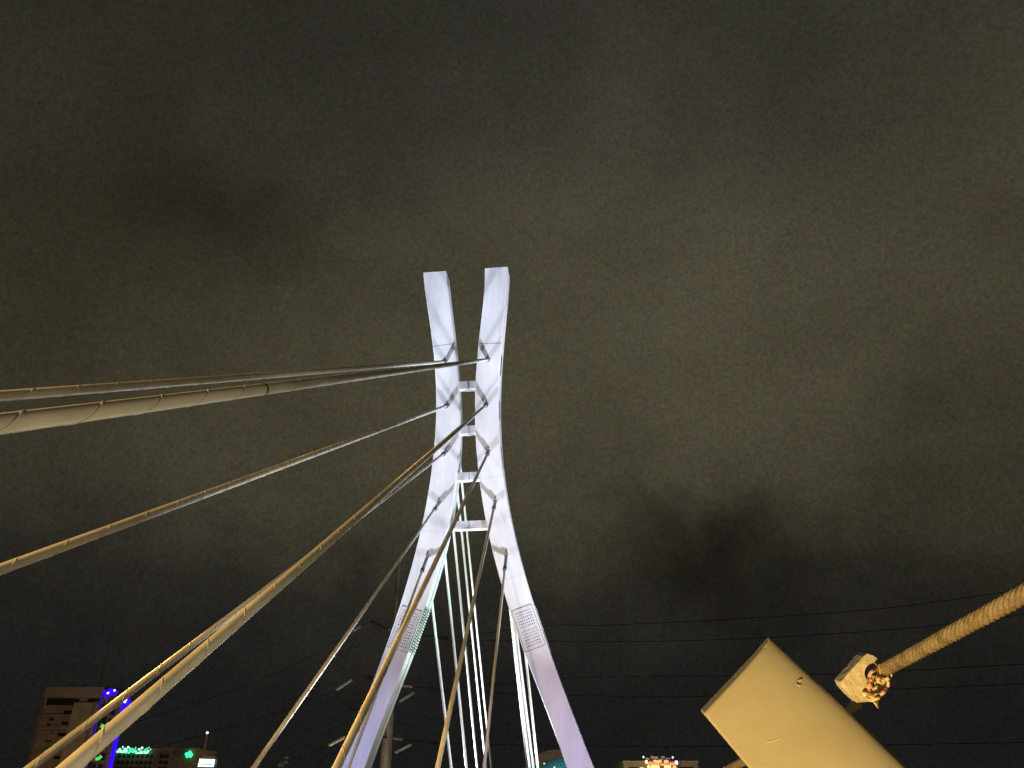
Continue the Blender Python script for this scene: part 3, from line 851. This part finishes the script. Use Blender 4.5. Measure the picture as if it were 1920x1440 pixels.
for pts, r, m in (
        ([(540, 205), (590, 185), (640, 205)], .20, 'dimpink'), ([(660, 205), (820, 205)], .14, 'dimpink'), ([(950, 200), (1090, 205)], .20, 'dimpink'),
        ([(335, 285), (400, 245), (430, 285), (495, 265)], .15, 'dimpink'), ([(560, 285), (690, 245), (790, 260), (850, 290)], .13, 'dimpink'), ([(905, 285), (980, 300), (1040, 285)], .15, 'dimpink'), ([(1110, 295), (1190, 265), (1220, 240)], .15, 'dimpink'), ([(1250, 280), (1310, 255)], .12, 'dimpink'),
        ([(465, 380), (600, 375)], .16, 'dimpink'),
        ([(660, 395), (710, 360), (770, 380), (830, 400), (900, 365), (960, 395)], .36, 'orange'), ([(1075, 390), (1160, 375), (1240, 395)], .36, 'orange'),
        ([(800, 440), (790, 500)], .26, 'orange'), ([(455, 495), (530, 450), (570, 490), (640, 450)], .36, 'redneon'), ([(650, 500), (740, 470), (810, 500), (880, 480)], .33, 'redneon'),
        ([(920, 480), (1000, 510), (1090, 490), (1190, 485)], .34, 'redneon'), ([(1240, 505), (1330, 480), (1345, 420)], .34, 'redneon'), ([(1345, 490), (1430, 470), (1490, 520)], .36, 'redneon'),
        ([(405, 560), (450, 590), (430, 640)], .42, 'yellow'), ([(540, 565), (600, 595), (680, 580), (760, 600), (880, 590)], .42, 'yellow'), ([(1080, 595), (1210, 600), (1340, 595)], .42, 'yellow'), ([(1420, 590), (1480, 610), (1545, 590)], .40, 'orange')):
    mb = MB(); mb.tube([nsx(x, y) for x, y in smooth_px(pts, 5)], r, 7); mb.obj('neon_stroke', M[m], ns)
for x, y, r, m in ((245, 203, .28, 'lampgrey'), (1415, 215, .28, 'lampgrey'), (365, 385, .50, 'yellow'), (370, 430, .36, 'yellow'), (1560, 410, .50, 'pinklamp'), (1580, 460, .36, 'pinklamp')):
    mb = MB(); mb.ball(nsx(x, y), r, 6); mb.obj('sign_lamp', M['whitelamp' if m == 'lampgrey' else m], ns)
mb = MB()
for x in (420, 900, 1400): mb.tube([nsx(x, 640) + Vector((0, .4, 0)), nsx(x, 200) + Vector((0, .4, 0))], .08, 6)
for y in (230, 420, 560): mb.tube([nsx(380, y) + Vector((0, .4, 0)), nsx(1500, y) + Vector((0, .4, 0))], .07, 6)
mb.obj('sign_frame', M['arm'], ns)

# ------------------------------------------------------------------ lamps
def spot(name, loc, target, power, color, size, blend, rad=.15):
    l = bpy.data.lights.new(name, 'SPOT'); l.energy = power; l.color = color; l.spot_size = R(size); l.spot_blend = blend; l.shadow_soft_size = rad
    o = bpy.data.objects.new(name, l); COL.objects.link(o); o.location = loc
    o.rotation_euler = (Vector(target) - Vector(loc)).to_track_quat('-Z', 'Y').to_euler(); return o
def point(name, loc, power, color, rad=.2):
    l = bpy.data.lights.new(name, 'POINT'); l.energy = power; l.color = color; l.shadow_soft_size = rad
    o = bpy.data.objects.new(name, l); COL.objects.link(o); o.location = loc; return o

LAV = (.79, .84, 1.0)
PUR = (.57, .57, 1.0)
for sg_ in (-1, 1):
    for az_, size_, pw_ in ((26, 60, 32000), (30, 30, 30000), (38, 20, 92000)):
        spot('pylon_floodlight', B(sg_ * (12 + (az_ - 31) * .1), 7.5, .5), B(sg_ * 1.0, 0, az_), pw_, LAV, size_, 1.0, .5)
    spot('low_floodlight', B(sg_ * 7, 22, .4), B(sg_ * 5.5, 0, 3.5), 12500, PUR, 34, 1.0)
spot('inner_floodlight', B(4.2, -.4, .4), B(-.5, -.7, 22), 8500, (.66, 1.0, .90), 80, .8)
spot('rear_floodlight', B(-9, -26, .4), B(0, -22, 14), 30000, (.95, 1.0, .93), 150, .6)
spot('rear_floodlight', B(10, -10, .4), B(3, -14, 12), 7000, (.95, 1.0, .93), 150, .6)
for p_, az_, el_, pw_, sz_ in (((-17, 2, 8), 51, .0, 20000, 84), ((-17, 21, 14), 79, .25, 17000, 68), ((-12, 20, 4), 76, -.16, 7500, 80), ((-12, 20, 3), 20, .10, 2600, 24)):
    spot('unseen_warm_light', p_, Vector(p_) + Vector((math.sin(R(az_)), math.cos(R(az_)), el_)), pw_, (1, .58, .17), sz_, .5, .3)  # orange street light on the cables, plus extra spots added for single cables
spot('deck_light', (3, 8.5, .5), (-10, 14, 6.5), 1250, (1, .81, .47), 95, .6, .3)
spot('deck_light', (4, 22, .5), (-6, 31, 6), 2600, (1, .86, .58), 95, .6, .3)
spot('cable_fill_spot', B(0, 14, .4), B(0, 21, 17.0), 9500, (.90, .95, 1.0), 96, .6, .3)  # unseen spot added to whiten the undersides of the front cables
point('walkway_lamp', (-.85, -.50, .40), 345, (1, .69, .27), .06)
point('unseen_warm_light', (-105, 205, 6), 8500, (1, .66, .38), .5)  # unseen point lights added to brighten the dim far buildings
point('unseen_warm_light', (-70, 285, 2), 15000, (1, .6, .3), .5)
point('unseen_warm_light', (34, 235, 2), 9000, (1, .72, .4), .5)
point('dome_fill_light', (14, 213, 13), 15000, (.8, 1, 1), .5)  # unseen light added in front to brighten the dome tiles
point('unseen_warm_light', (-14, 80, -2), 3000, (1, .7, .4), .4)

# ------------------------------------------------------------------ night sky
w = bpy.data.worlds.new('World'); scene.world = w; w.use_nodes = True
nt = w.node_tree; N, L = nt.nodes, nt.links
bg = N['Background']
tc = N.new('ShaderNodeTexCoord'); D3 = tc.outputs['Generated']
def noise(scale, detail, rough=.55, off=(0, 0, 0), sc=(1, 1, 1)):
    mp = N.new('ShaderNodeMapping'); mp.inputs['Location'].default_value = off; mp.inputs['Scale'].default_value = sc
    L.new(D3, mp.inputs[0]); n_ = N.new('ShaderNodeTexNoise'); n_.inputs['Scale'].default_value = scale; n_.inputs['Detail'].default_value = detail; n_.inputs['Roughness'].default_value = rough
    L.new(mp.outputs[0], n_.inputs['Vector']); return n_
def math_(op, a, b_=None, c=None):
    m = N.new('ShaderNodeMath'); m.operation = op
    for i, x in enumerate((a, b_, c)):
        if x is None: continue
        if isinstance(x, (int, float)): m.inputs[i].default_value = x
        else: L.new(x, m.inputs[i])
    return m.outputs[0]
warp = noise(3.2, 7, .6, (3, 1, 2))
sub = N.new('ShaderNodeVectorMath'); sub.operation = 'SUBTRACT'; L.new(warp.outputs['Color'], sub.inputs[0]); sub.inputs[1].default_value = (.5, .5, .5)
scl = N.new('ShaderNodeVectorMath'); scl.operation = 'SCALE'; L.new(sub.outputs[0], scl.inputs[0]); scl.inputs['Scale'].default_value = .42
addv = N.new('ShaderNodeVectorMath'); addv.operation = 'ADD'; L.new(D3, addv.inputs[0]); L.new(scl.outputs[0], addv.inputs[1])
WD = addv.outputs[0]
sep = N.new('ShaderNodeSeparateXYZ'); L.new(WD, sep.inputs[0])
rp = N.new('ShaderNodeValToRGB'); L.new(sep.outputs['Z'], rp.inputs[0])
e = rp.color_ramp.elements
stops = [(0.0, (.0105, .0105, .0098)), (.10, (.0125, .0122, .0108)), (.20, (.0215, .0198, .0150)), (.31, (.0460, .0400, .0250)), (.45, (.0625, .0530, .0315)), (.60, (.0590, .0515, .0325)), (.72, (.0440, .0400, .0280)), (.86, (.0340, .0316, .0240)), (1.0, (.026, .0245, .020))]
e[0].position, e[0].color = stops[0][0], (*stops[0][1], 1)
e[1].position, e[1].color = stops[-1][0], (*stops[-1][1], 1)
for p_, c_ in stops[1:-1]:
    x = e.new(p_); x.color = (*c_, 1)
fac = None
def blob_f(px, py, rin, rout, gain, warped=True):
    """multiplier 1 away from the direction, 1+gain at it"""
    dn = N.new('ShaderNodeVectorMath'); dn.operation = 'DISTANCE'
    L.new(WD if warped else D3, dn.inputs[0]); dn.inputs[1].default_value = tuple(ray(px, py).normalized())
    mr = N.new('ShaderNodeMapRange'); mr.interpolation_type = 'SMOOTHSTEP'
    L.new(dn.outputs['Value'], mr.inputs[0]); mr.inputs[1].default_value = rin; mr.inputs[2].default_value = rout
    mr.inputs[3].default_value = 1 + gain; mr.inputs[4].default_value = 1
    return mr.outputs[0]
facs = [blob_f(1265, 1020, .03, .12, -.44), blob_f(1400, 1110, .03, .16, -.42), blob_f(1760, 980, .04, .22, -.20), blob_f(380, 430, .02, .14, -.26), blob_f(150, 520, .05, .26, -.28),
        blob_f(100, 60, .1, .60, -.36), blob_f(1850, 40, .1, .5, -.16), blob_f(1350, 600, .1, .60, .22), blob_f(430, 900, .05, .30, .12), blob_f(470, 270, .02, .14, .10), blob_f(1880, 900, .05, .35, -.18)]
cl = noise(5.5, 9, .58, (0, 4, 1), (1, 1, 1.6))
mrc = N.new('ShaderNodeMapRange'); L.new(cl.outputs['Fac'], mrc.inputs[0]); mrc.inputs[1].default_value = .28; mrc.inputs[2].default_value = .72; mrc.inputs[3].default_value = .82; mrc.inputs[4].default_value = 1.06
facs.append(mrc.outputs[0])
fine = noise(260, 3, .75)
mrf = N.new('ShaderNodeMapRange'); L.new(fine.outputs['Fac'], mrf.inputs[0]); mrf.inputs[1].default_value = .25; mrf.inputs[2].default_value = .75; mrf.inputs[3].default_value = .70; mrf.inputs[4].default_value = 1.30
facs.append(mrf.outputs[0])
tot = facs[0]
for f in facs[1:]: tot = math_('MULTIPLY', tot, f)
chroma = noise(150, 2, .6, (7, 3, 5))
sc_ = N.new('ShaderNodeVectorMath'); sc_.operation = 'MULTIPLY_ADD'; L.new(chroma.outputs['Color'], sc_.inputs[0]); sc_.inputs[1].default_value = (.70, .5, .85); sc_.inputs[2].default_value = (.63, .755, .60)
mulc = N.new('ShaderNodeVectorMath'); mulc.operation = 'MULTIPLY'; L.new(rp.outputs[0], mulc.inputs[0]); L.new(sc_.outputs[0], mulc.inputs[1])
L.new(mulc.outputs[0], bg.inputs['Color']); L.new(tot, bg.inputs['Strength'])

# ------------------------------------------------------------------ camera
cd = bpy.data.cameras.new('camera'); cam = bpy.data.objects.new('camera', cd); COL.objects.link(cam)
cam.location = CAM; cam.rotation_euler = (R(90) + TH, 0, 0)
cd.sensor_fit = 'HORIZONTAL'; cd.sensor_width = 36; cd.lens = 36 * F / 1920; cd.clip_start = .02; cd.clip_end = 10000
scene.camera = cam
scene.render.engine = 'CYCLES'
scene.view_settings.view_transform = 'Standard'; scene.view_settings.look = 'None'
scene.view_settings.exposure = 0; scene.view_settings.gamma = 1
scene.cycles.use_denoising = True
scene.cycles.denoiser = 'OPENIMAGEDENOISE'
scene.cycles.denoising_input_passes = 'RGB_ALBEDO_NORMAL'
scene.cycles.denoising_prefilter = 'ACCURATE'
scene.cycles.use_adaptive_sampling = False
scene.cycles.sample_clamp_indirect = 2.0
scene.render.resolution_x, scene.render.resolution_y = 1024, 768
